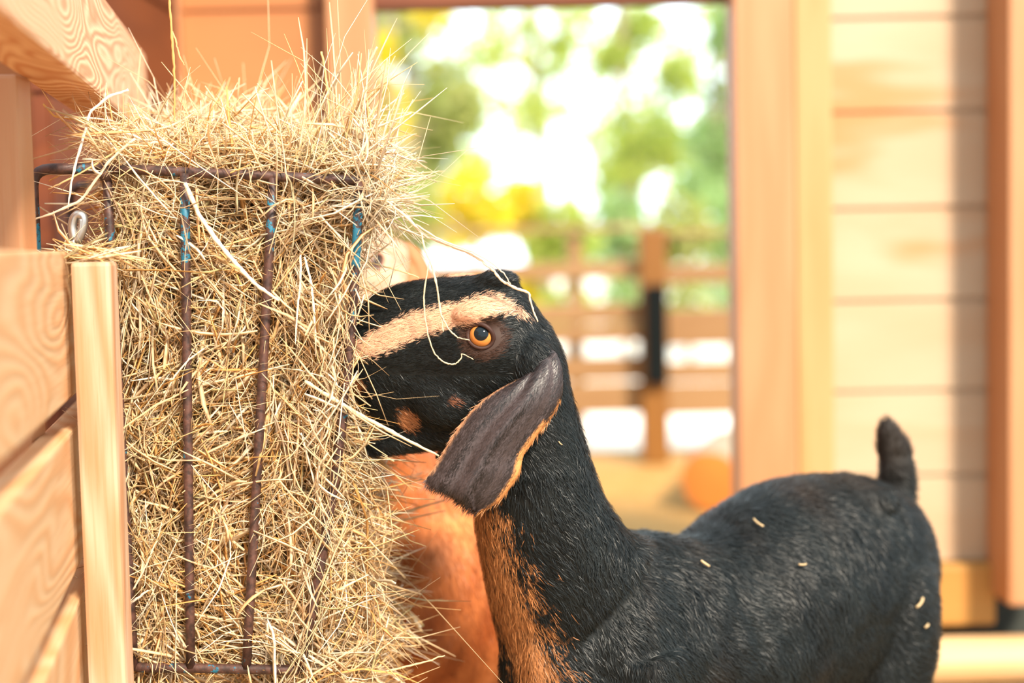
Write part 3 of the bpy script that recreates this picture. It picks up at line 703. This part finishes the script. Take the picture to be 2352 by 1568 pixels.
# --- eyes
def eyeball(parent, c, facing, r, mat, Bm=None):
    y = -unit(facing); z = np.array((0, 0, 1.0)); x = unit(np.cross(y, z)); z = np.cross(x, y)
    if Bm is not None: x, y, z = Bm
    Mx = Matrix((V3(x), V3(y), V3(z))).transposed().to_4x4() @ Matrix.Scale(r, 4); Mx.translation = V3(c)
    bm = bmesh.new(); bmesh.ops.create_uvsphere(bm, u_segments=32, v_segments=20, radius=1)
    for f_ in bm.faces: f_.smooth = True
    me = bpy.data.meshes.new('eye'); bm.to_mesh(me); bm.free()
    return link('eye', me, mat, parent, Mx)
def lid_mesh(c, x, y, z, r, col):
    """upper and lower lids as a fleshy almond ring lying on the ball"""
    a = np.linspace(0, 2 * math.pi, 40, endpoint=False); rings = []
    for k in a:
        ox, oz = math.cos(k) * 1.02, math.sin(k) * (.90 if math.sin(k) > 0 else .95)
        oz += .12 * ox * -1
        w = .18 if math.sin(k) > -.2 else .14
        rad = unit(np.array((math.cos(k), 0, math.sin(k))))
        dep = -math.sqrt(max(1.18 - min(ox * ox + oz * oz, 1.1), .0)) - .10
        ring = []
        for b in np.linspace(0, 2 * math.pi, 10, endpoint=False):
            ring.append(np.array((ox, dep, oz)) + rad * math.cos(b) * w + np.array((0, 1, 0)) * math.sin(b) * w * .9)
        rings.append(ring)
    Vv, Q, T = loft(rings, closed=True)
    Vv = c + r * (Vv[:, :1] * x + Vv[:, 1:2] * y + Vv[:, 2:] * z)
    return fast_mesh('eyelid', Vv, Q, None, np.tile(col, (len(Vv), 1)), smooth=True)
def surf_y(px, py, side):
    o = at(px, py, HW_Y); hit = bvh_black.ray_cast(V3((o[0], HW_Y + side * .3, o[2])), Vector((0, -side, 0)))
    return hit[0].y if hit[0] else HW_Y + side * .05
ER = .0128
EYES = []
for s in (-1, 1):
    y0 = surf_y(1109, 764, s); c = at(1109, 764, HW_Y); c[1] = y0 - s * ER * .42
    fc = unit(np.array((-.22, s, .05))); eo = eyeball(black_goat, c, fc, ER, M['eye'])
    yv = -fc; zv = np.array((0, 0, 1.0)); xv = unit(np.cross(yv, zv)); zv = np.cross(xv, yv)
    link('eyelid', lid_mesh(c, xv, yv, zv, ER, (.040, .016, .011)), M['skin'], black_goat)
    EYES.append((c, s))
# --- ears
EAR = [(1214, 852, 1262, 800, 1.408), (1196, 868, 1280, 815, 1.398), (1165, 884, 1293, 860, 1.389), (1125, 908, 1288, 918, 1.383), (1090, 937, 1264, 962, 1.379), (1052, 984, 1232, 1003, 1.375), (1020, 1036, 1203, 1046, 1.372), (998, 1074, 1193, 1088, 1.37), (980, 1108, 1164, 1132, 1.368), (1022, 1130, 1140, 1156, 1.367), (1078, 1166, 1100, 1174, 1.366)]
def ear_geo(side):
    rows = resample(EAR, 46); nu = 21; u = np.linspace(0, 1, nu); rings = []; us = []; vs = []
    for i, (a, b, c_, d_, Y) in enumerate(rows):
        l, r_ = at(a, b, Y), at(c_, d_, Y); w_ = np.linalg.norm(r_ - l)
        bul = .20 * w_ * np.sin(np.pi * u) ** .8 + .0011 * (np.sin(u * 12 + .4 + 1.5 * i / 46) + .5 * np.sin(u * 25 + 2)) * np.sin(np.pi * u) * 3.0 - .035 * w_ * (np.exp(-(u / .07) ** 2) + np.exp(-((1 - u) / .06) ** 2))
        th = .0016 * (1 - .4 * i / 46)
        front = l + (r_ - l) * u[:, None] + np.array((0, -1, 0)) * (bul + th)[:, None]; rear = l + (r_ - l) * u[::-1, None] + np.array((0, -1, 0)) * (bul - th)[::-1, None]
        rings.append(np.vstack([front, rear])); us.append(np.concatenate([u, u[::-1]])); vs.append(np.concatenate([np.full(nu, i / 45), np.full(nu, i / 45)]))
    Vv, Q, T = loft(rings); us = np.concatenate(us + [[.5, .5]]); vs = np.concatenate(vs + [[0, 1]])
    if side > 0: Vv = Vv.copy(); Vv[:, 1] = 2 * HW_Y - Vv[:, 1]; Q = [x[::-1] for x in Q]; T = [x[::-1] for x in T]
    return Vv, Q, T, us, vs
def ear_cols(us, vs, base=(.055, .040, .040), rim=(.66, .34, .18)):
    c = np.tile(base, (len(us), 1)); wl = .045 * np.interp(vs, (0, .15, .6, .75), (1, 1, .8, 0)); wr = .085 * np.interp(vs, (.3, .5, .9, 1), (0, 1, 1, .5))
    c[us < wl] = rim; c[us > 1 - wr] = (.62, .27, .09)
    return c
def add_ears(parent, furn, xf=None, base=(.055, .040, .040), rim=(.66, .34, .18), L=.011):
    for s in (-1, 1):
        Vv, Q, T, us, vs = ear_geo(s)
        if xf is not None: Vv = xf(Vv)
        me = fast_mesh('ear', Vv, Q, T, ear_cols(us, vs, base, rim), smooth=True)
        e = link('ear', me, M['skin'], parent)
        if furn and s < 0:
            a0, a1 = at(1265, 830, 1.39), at(1060, 1150, 1.37)
            if xf is not None: a0, a1 = xf(np.array([a0, a1]))
            from mathutils.kdtree import KDTree
            kd = KDTree(len(Vv))
            for i, p in enumerate(Vv): kd.insert(V3(p), i)
            kd.balance(); cc = ear_cols(us, vs, base, rim); isr = cc[:, 0] > .3
            stk = .62 + .55 * np.clip(np.sin(us * 17 + 1.3 * np.sin(vs * 3)) * .6 + np.sin(us * 41 + vs * 2) * .5, -1, 1)
            cc = np.where(isr[:, None], cc, cc * stk[:, None])
            cf = lambda P, Nn: cc[[kd.find(V3(p))[1] for p in P]] * RNG.uniform(.6, 1.4, (len(P), 1))
            ff = link('coat', fur_mesh('coat', me, furn, cf, lambda P: np.tile(a1 - a0, (len(P), 1)), L, .0004, lambda c: np.where([isr[kd.find(V3(p))[1]] for p in c], .3, 1.0), .04, .10), M['ear_fur'], e); ff['kind'] = 'stuff'
add_ears(black_goat, 16000)

# --- brown goat behind: chest towards the camera, head turned down to the right
fB = unit(np.array((-.50, -.62, -.52))); lat = unit(np.cross(fB, (0, 0, 1))); lat = lat if lat[1] < 0 else -lat
latB = unit(lat - np.array((0.0, .0, .0))); uB = np.cross(fB, latB); uB = uB if uB[2] > 0 else -uB
E0 = EYES[0][0]; EB = at(858, 598, 1.84); SB = .90
BAS0 = np.array(((-1, 0, 0), (0, 0, 1), (0, -1, 0)), float); BASB = np.array((fB, uB, latB))
def toB(P): return EB + SB * ((np.asarray(P) - E0) @ BAS0.T) @ BASB
def xpart(p): return toB(p[0]), p[1], p[2]
def brown_parts():
    out = [xpart(p) for p in head_parts()]
    hb = toB(np.array([at(1215, 830, HW_Y)]))[0]
    ax = unit(np.array((-.07, 1, 0))); la = np.array((ax[1], -ax[0], 0)); c0 = np.array((-.102, 1.76, 0))
    rows = [(-.03, .46, .34, .03), (0, .50, .29, .065), (.04, .525, .26, .086), (.10, .54, .25, .095), (.2, .53, .245, .1), (.32, .53, .25, .103), (.42, .535, .28, .098), (.5, .52, .33, .08), (.55, .48, .38, .045)]
    P = lambda s, z, l=0.0: c0 + ax * s + la * l + np.array((0, 0, z))
    out.append(loft([ell_ring(P(s, a), P(s, b), h, la) for s, a, b, h in resample(rows, 30)]))
    out.append(chain([hb, hb * .62 + P(.07, .50) * .38 + np.array((.005, .01, 0)), hb * .3 + P(.07, .47) * .7, P(.09, .42)], [.05, .055, .07, .09]))
    for s in (1, -1):
        out.append(blob(P(.07, .40, s * .052), (.05, .07, .09)))
        out.append(chain([P(.06, .42, s * .058), P(.06, .32, s * .068), P(.05, .25, s * .064), P(.05, .165, s * .06), P(.06, .05, s * .06), P(.04, .004, s * .06)], [.05, .046, .034, .025, .018, .022]))
        out.append(chain([P(.46, .43, s * .05), P(.47, .35, s * .06), P(.43, .28, s * .06), P(.47, .2, s * .058), P(.52, .16, s * .058), P(.5, .05, s * .058), P(.48, .004, s * .058)], [.06, .07, .05, .03, .024, .018, .022]))
    out.append(chain([P(.52, .50), P(.57, .53), P(.59, .58)], [.022, .02, .008]))
    return out
brown_me = fuse(brown_parts(), .005, 6)
def brown_col(P, Nn=None):
    k = np.clip(.45 + .9 * vnoise(P, 18, 21), 0, 1)[:, None]; c = np.array((.30, .07, .016)) * (1 - k) + np.array((.60, .20, .06)) * k
    d = np.linalg.norm(P - EB, axis=1)
    f = np.clip(1 - d / .11, 0, 1)[:, None] * (P[:, 2] > .7)[:, None]
    c = c * (1 - f) + np.array((.80, .55, .40)) * f
    return c
vb, nb_, tb = mesh_np(brown_me); set_col(brown_me, brown_col(vb))
brown_goat = thing('goat', (-.13, 1.95, 0), 'brown goat with a pale face, half hidden behind the black goat and the rack', 'goat')
link('body', brown_me, M['skin'], brown_goat)
fb = link('coat', fur_mesh('coat', brown_me, 42000, brown_col, lambda P: np.tile((.05, .1, -1.0), (len(P), 1)), .014, .0011, lambda c: np.where(c[:, 1] < 2.05, 1.0, .25) * (np.linalg.norm(c - EB, axis=1) > .016)), M['fur'], brown_goat); fb['kind'] = 'stuff'
for c, s in EYES:
    cB = toB(c[None])[0]; fc = np.array((-.22, s, .05)) @ BAS0.T @ BASB; fc = unit(fc)
    if s < 0: fc = unit(fc + np.array((0, -.3, 0)))
    eyeball(brown_goat, cB, fc, ER * SB, M['eye2'])
    yv = -fc; zv = unit(uB - yv * (uB @ yv)); xv = np.cross(yv, zv)
    link('eyelid', lid_mesh(cB, xv, yv, zv, ER * SB, (.30, .12, .06)), M['skin'], brown_goat)
add_ears(brown_goat, 0, toB, (.40, .15, .06), (.6, .3, .16))

# ------------------------------------------------------------------ single stalks that stand out from the hay
def stalk(name, pts, wpx, label, col=(.86, .74, .52), Y=1.40, ease=True, cat='hay stalk', group=None, flat=.35):
    P = []
    pa_ = np.array(pts, float); nn_ = max(10, len(pts) * 6); tt = np.linspace(0, len(pts) - 1, nn_)
    lin = np.stack([np.interp(tt, np.arange(len(pts)), pa_[:, k]) for k in (0, 1)], -1); sm = resample(pa_, nn_)
    lin[1:-1] = .25 * lin[:-2] + .5 * lin[1:-1] + .25 * lin[2:]
    wpx = wpx * .78
    for p in .6 * lin + .4 * sm + RNG.normal(0, .5, (nn_, 2)):
        d = unit(at(p[0], p[1], 1.0) - CAM); hit = bvh_black.ray_cast(V3(CAM), V3(d))
        yy = Y
        if ease and hit[0] is not None and hit[0].y - .006 < Y: yy = hit[0].y - .006
        P.append(at(p[0], p[1], yy))
    P = np.array(P); ys = P[:, 1].copy()
    for _ in range(3): ys = np.minimum(ys, np.convolve(np.pad(ys, 2, 'edge'), np.ones(5) / 5, 'valid'))
    P[:, 1] = ys
    r = wpx / 2 * Y / F * np.interp(np.linspace(0, 1, len(P)), (0, .1, .7, 1), (.8, 1, .9, .5))
    r = r * RNG.uniform(.8, 1.2, len(P))
    Vv, Q, T = tube(P, r, 7, flat=.55)
    o = link(name, fast_mesh(name, Vv, Q, T, np.tile(np.array(col) * (.94, .90, .84), (len(Vv), 1)), smooth=True), M['hay'])
    return tag(o, label, cat, group)
stalk('hay_stalk', [(880, 455), (930, 495), (975, 540), (1030, 562), (1085, 585), (1130, 618), (1152, 644), (1180, 660), (1214, 673), (1222, 706), (1235, 740)], 9, 'long bent pale stalk draped from the hay over the back of the black head', (.88, .72, .55), 1.395)
stalk('hay_stalk', [(955, 515), (1010, 550), (1085, 578), (1130, 605), (1160, 630), (1172, 652)], 5, 'thin stalk running beside the long draped one to the top of the black head', (.88, .72, .55), 1.392)
stalk('hay_stalk', [(968, 535), (975, 570), (990, 605), (1000, 640), (1008, 690), (1016, 740), (1018, 762)], 6, 'straight thin stalk hanging across the face stripe in front of the eye', (.86, .75, .55), 1.385)
stalk('hay_stalk', [(985, 602), (977, 650), (973, 700), (983, 770), (998, 812), (1022, 833), (1045, 836), (1060, 822), (1060, 811), (1088, 826)], 4.5, 'thin stalk with a hooked end curling on the black cheek', (.82, .72, .5), 1.385)
stalk('hay_stalk', [(990, 606), (1004, 660), (1012, 720), (1030, 755), (1052, 775), (1078, 781)], 4.5, 'fine stalk curving from the stripe to the corner of the eye', (.8, .7, .5), 1.384)
stalk('hay_stalk', [(700, 875), (780, 925), (850, 965), (915, 1000), (1008, 1047)], 13, 'thick pale stalk sticking out of the hay below the mouth towards the ear', (.88, .76, .55), 1.40, ease=False)
stalk('hay_stalk', [(425, 420), (455, 490), (500, 555), (545, 610), (590, 655), (640, 690)], 15, 'broad white blade slanting across the front of the rack between the middle bars', (.93, .85, .72), 1.402, ease=False)
stalk('hay_stalk', [(690, 585), (690, 650), (682, 720), (678, 790)], 7, 'pale blade hanging on the right side of the rack front', (.93, .86, .74), 1.404, ease=False)
stalk('hay_stalk', [(700, 590), (716, 660), (722, 730), (726, 820)], 8, 'second pale blade of the pair hanging on the right side of the rack front', (.93, .86, .74), 1.403, ease=False)
stalk('hay_stalk', [(838, 1180), (880, 1193), (920, 1215), (940, 1240), (978, 1254)], 4.5, 'thin curved stalk against the brown goat chest', (.84, .66, .36), 1.45, ease=False)
stalk('hay_stalk', [(845, 1552), (900, 1538), (960, 1524), (1022, 1505)], 6, 'straight stalk pointing right at the bottom of the hay', (.86, .72, .45), 1.44, ease=False)
stalk('hay_stalk', [(388, -10), (393, 60), (398, 130), (401, 200), (400, 285)], 8, 'tall golden stalk standing up from the heap in front of the dark corner', (.74, .45, .16), 1.46, ease=False)
stalk('hay_stalk', [(394, 70), (404, 95), (412, 130), (424, 150)], 6, 'short seed sprig at the tall golden stalk', (.78, .5, .24), 1.462, ease=False)
stalk('hay_stalk', [(738, 118), (748, 170), (755, 240), (758, 330)], 7, 'upright stalk rising at the right of the heap', (.78, .56, .26), 1.47, ease=False)
stalk('hay_stalk', [(866, 108), (838, 165), (815, 215), (800, 290)], 8, 'slanting stalk at the far right of the heap reaching up over the jamb', (.86, .68, .42), 1.47, ease=False)
stalk('hay_stalk', [(296, 207), (250, 222), (207, 258), (196, 300), (178, 360), (164, 420), (156, 480)], 9, 'pale bent blade arching over the left corner of the rack', (.9, .84, .78), 1.40, ease=False)
stalk('hay_stalk', [(310, 318), (255, 365), (215, 420), (185, 460), (120, 490), (65, 508)], 9, 'pale stalk crossing the rack hooks down to the fence post', (.9, .8, .62), 1.398, ease=False)
stalk('hay_stalk', [(270, 345), (190, 395), (110, 435)], 6, 'short golden stalk across the top of the rack hook', (.82, .6, .3), 1.40, ease=False)
stalk('hay_stalk', [(100, 238), (124, 266), (160, 272), (192, 278)], 7, 'bent golden stalk poking out left below the beam', (.78, .48, .15), 1.43, ease=False)
stalk('hay_stalk', [(305, 1355), (335, 1300), (360, 1240), (372, 1200)], 6, 'pale stalk slanting up along the bottom left of the rack', (.9, .8, .62), 1.404, ease=False)
stalk('hay_stalk', [(262, 1417), (300, 1385), (340, 1355)], 9, 'white blade poking out past the end post at the bottom left', (.9, .82, .72), 1.40, ease=False)
stalk('hay_stalk', [(210, 1025), (280, 985), (350, 935), (432, 895)], 7, 'straight golden stalk sticking out over the end post at mid height', (.86, .7, .42), 1.402, ease=False)
stalk('hay_stalk', [(805, 592), (860, 606), (920, 622), (962, 637)], 6, 'golden stalk pointing right in front of the brown goat face', (.86, .7, .38), 1.47, ease=False)
# the clump pulled out low down
cl = thing('hay_clump', at(880, 1420, 1.54), 'thick clump of stalks hanging out at the lower right of the hay', 'hay clump')
for k in range(9):
    j = RNG.normal(0, 7, 2); pts = [(815 + j[0], 1372 + j[1]), (860, 1376 + j[1]), (905 + j[0], 1392 + j[1]), (940 + j[0] * .6, 1415 + j[1]), (968 + j[0] * .5, 1442 + j[1])]
    P = np.array([at(a, b, 1.55 + RNG.normal(0, .004)) for a, b in resample(pts, 12)])
    Vv, Q, T = tube(P, 3.2 * 1.55 / F, 6); link('stalk', fast_mesh('stalk', Vv, Q, T, np.tile(PAL[k % 5], (len(Vv), 1)), smooth=True), M['hay'], cl)
# crumbs of hay lying on the black coat
def crumb(px, py, L, ang, label, wpx=5):
    hit = bvh_black.ray_cast(V3(CAM), V3(unit(at(px, py, 1.0) - CAM)))
    if hit[0] is None: return
    c = np.array(hit[0]) + np.array(hit[1]) * .006; nn = np.array(hit[1])
    d = np.array((math.cos(ang), 0, math.sin(ang))); d = unit(d - nn * (d @ nn)); s = np.linspace(-.5, .5, 6)[:, None]
    P = c + d * s * L * c[1] / F + nn * (.25 - s * s) * .003 + np.cross(nn, d) * (s * s) * L * c[1] / F * .4
    Vv, Q, T = tube(P, wpx / 2.8 * c[1] / F, 6)
    tag(link('hay_crumb', fast_mesh('hay_crumb', Vv, Q, T, np.tile((.66, .48, .26), (len(Vv), 1)), smooth=True), M['hay']), label, 'hay crumb', 'hay crumbs on the black coat')
crumb(1740, 1210, 34, -1.2, 'curved hay crumb on the black back below the top of the rump', 7)
crumb(1612, 1302, 24, -.6, 'tan hay crumb on the black flank behind the shoulder', 8)
crumb(1838, 1300, 20, .1, 'pale hay crumb in the middle of the black flank', 6)
crumb(2106, 1385, 30, .7, 'straight hay crumb stuck on the black thigh', 9)
crumb(1280, 1017, 12, -.7, 'tiny hay crumb on the black neck behind the ear', 4)
crumb(2120, 1435, 12, .5, 'short hay crumb on the black thigh below the straight one', 8)

# ------------------------------------------------------------------ trees and bushes beyond the yard
def leaves(n, cen, rad, size, pal, squash=1.0, hollow=.35):
    d = unit(RNG.normal(size=(n, 3))); rr = (hollow + (1 - hollow) * RNG.random(n)) ** .6
    k = RNG.integers(0, len(cen), n); P = np.asarray(cen)[k] + d * (np.asarray(rad)[k] * rr)[:, None] * (1, 1, squash)
    ax = unit(RNG.normal(size=(n, 3)) + (0, 0, -.4)); sd = unit(np.cross(ax, RNG.normal(size=(n, 3)))); up = np.cross(ax, sd)
    L = size * RNG.uniform(.6, 1.3, n)[:, None]
    V = np.stack([P, P + ax * L * .5 + sd * L * .27 + up * L * .06, P + ax * L, P + ax * L * .5 - sd * L * .27 + up * L * .06, P + ax * L * .5], 1).reshape(-1, 3)
    b = np.arange(n)[:, None] * 5
    T = np.concatenate([b + t for t in ((0, 1, 4), (1, 2, 4), (2, 3, 4), (3, 0, 4))])
    c = np.asarray(pal)[RNG.integers(0, len(pal), n)] * RNG.uniform(.75, 1.2, (n, 1))
    return V, T, np.repeat(c, 5, 0)
def tree(name, x, y, h, crowns, n, size, pal, label, cat='tree', group=None, trunk=.09):
    root = thing(name, (x, y, 0), label, cat, group)
    cen = [(x + a, y + b, c) for a, b, c, _ in crowns]; rad = [r for *_, r in crowns]
    if trunk:
        zz = np.linspace(0, h, 8); P = np.stack([x + .05 * np.sin(zz * 1.3 + x), np.full(8, y), zz], -1)
        link('trunk', fast_mesh('trunk', *tube(P, np.linspace(trunk, trunk * .35, 8), 10), smooth=True), M['bark'], root)
        for i, (c, r) in enumerate(zip(cen, rad)):
            p0 = np.array((x, y, max(min(c[2] - r * .7, h * .9), .1))); P = np.array([p0, (p0 + c) / 2 + (0, 0, -.05), c])
            link('branch', fast_mesh('branch', *tube(resample(P, 7), np.linspace(trunk * .4, .01, 7), 6), smooth=True), M['bark'], root)
    Vv, T, c = leaves(int(n * 2.8), cen, rad, size, pal)
    lo = link('foliage', fast_mesh('foliage', Vv, None, T, c), M['leaf'], root); lo['kind'] = 'stuff'
    return root
G1 = ((.36, .48, .09), (.48, .56, .12), (.60, .62, .16)); G2 = ((.28, .42, .15), (.36, .52, .20), (.48, .60, .26)); YL = ((.80, .62, .02), (.85, .68, .04), (.66, .60, .08)); OL = ((.40, .44, .10), (.52, .52, .18), (.34, .40, .12))
def tx(px, Y): return xat(px, Y, 300)
def tz(px, py, Y): return zat(px, py, Y)
def crown(px, py, Y, rpx, bx): return (tx(px, Y) - bx, RNG.uniform(-.3, .3), tz(px, py, Y), rpx * Y / F)
Y1 = 11.0; b0 = tx(930, Y1)
tree('garden_tree', b0, Y1, 3.4, [crown(p, q, Y1, r, b0) for p, q, r in ((930, 60, 80), (1010, 190, 80), (900, 260, 55), (980, 330, 75), (1060, 250, 60), (930, 420, 75))], 900, .11, OL, 'olive green tree nearest the left jamb of the opening', group='trees beyond the yard')
b0 = tx(890, 9.5); tree('garden_tree', b0, 9.5, 3.0, [crown(p, q, 9.5, r, b0) for p, q, r in ((885, 200, 35), (893, 290, 30), (1000, 20, 50), (880, 120, 30))], 300, .09, YL, 'yellow leaved slim tree close behind the left jamb', group='trees beyond the yard', trunk=.04)
Y2 = 13.0; b0 = tx(1440, Y2); tree('garden_tree', b0, Y2, 4.0, [crown(p, q, Y2, r, b0) for p, q, r in ((1410, 130, 45), (1470, 60, 60), (1480, 290, 80), (1430, 360, 70), (1540, 340, 55), (1420, 440, 60), (1560, 180, 50))], 800, .11, G1, 'fresh green tree in the middle of the opening behind the fence post', group='trees beyond the yard')
Y3 = 12.0; b0 = tx(1660, Y3); tree('garden_tree', b0, Y3, 4.0, [crown(p, q, Y3, r, b0) for p, q, r in ((1670, 80, 55), (1680, 250, 70), (1640, 330, 70), (1680, 420, 70), (1600, 430, 50))], 800, .11, G2, 'bluish green tree next to the right jamb of the opening', group='trees beyond the yard')
Y4 = 15.0; b0 = tx(1240, Y4); tree('garden_tree', b0, Y4, 4.5, [crown(p, q, Y4, r, b0) for p, q, r in ((1260, 130, 60), (1180, 40, 70), (1330, 60, 60), (1230, 260, 45), (1120, 120, 50), (1090, 390, 50))], 420, .12, G1, 'sparse light tree in the middle gap of the opening', group='trees beyond the yard')
Y5 = 17.0; b0 = tx(1300, Y5)
tree('garden_tree', b0, Y5, 5.0, [crown(p, q, Y5, 95, b0) for p, q in ((900, 60), (1000, 260), (1060, 40), (1140, 300), (1180, 180), (1300, 60), (1360, 250), (1430, 330), (1500, 100), (1570, 260), (1640, 80), (1660, 360), (960, 420), (1480, 450))], 1250, .13, OL + YL[:1] + G1, 'wide thin crowned tree furthest back across the opening', group='trees beyond the yard', trunk=.06)
for p, q, r, Y, pal, lab in ((1075, 445, 70, 9.0, YL, 'bright yellow bush behind the left half of the yard fence'), (1190, 455, 48, 9.4, YL, 'second yellow bush right of the brightest one behind the fence'), (920, 470, 70, 8.6, OL, 'olive bush behind the fence nearest the hay'), (1290, 505, 60, 9.2, G1, 'low green bush between the yellow bushes and the fence post'), (1420, 495, 60, 10.3, G2, 'bluish bush just left of the fence post'), (1560, 500, 60, 9.3, OL, 'olive bush just right of the fence post'), (1660, 485, 70, 10.5, G2, 'bluish bush behind the fence beside the right jamb')):
    bx = tx(p, Y); cz = tz(p, q, Y); rr = r * Y / F
    tree('garden_bush', bx, Y, cz, [(0, 0, cz, rr), (rr * .5, .1, cz - rr * .8, rr * .9), (-rr * .6, .05, cz - rr, rr * .9), (0, 0, cz * .45, rr)], 420, .085, pal, lab, 'bush', 'bushes beyond the yard fence', .03)
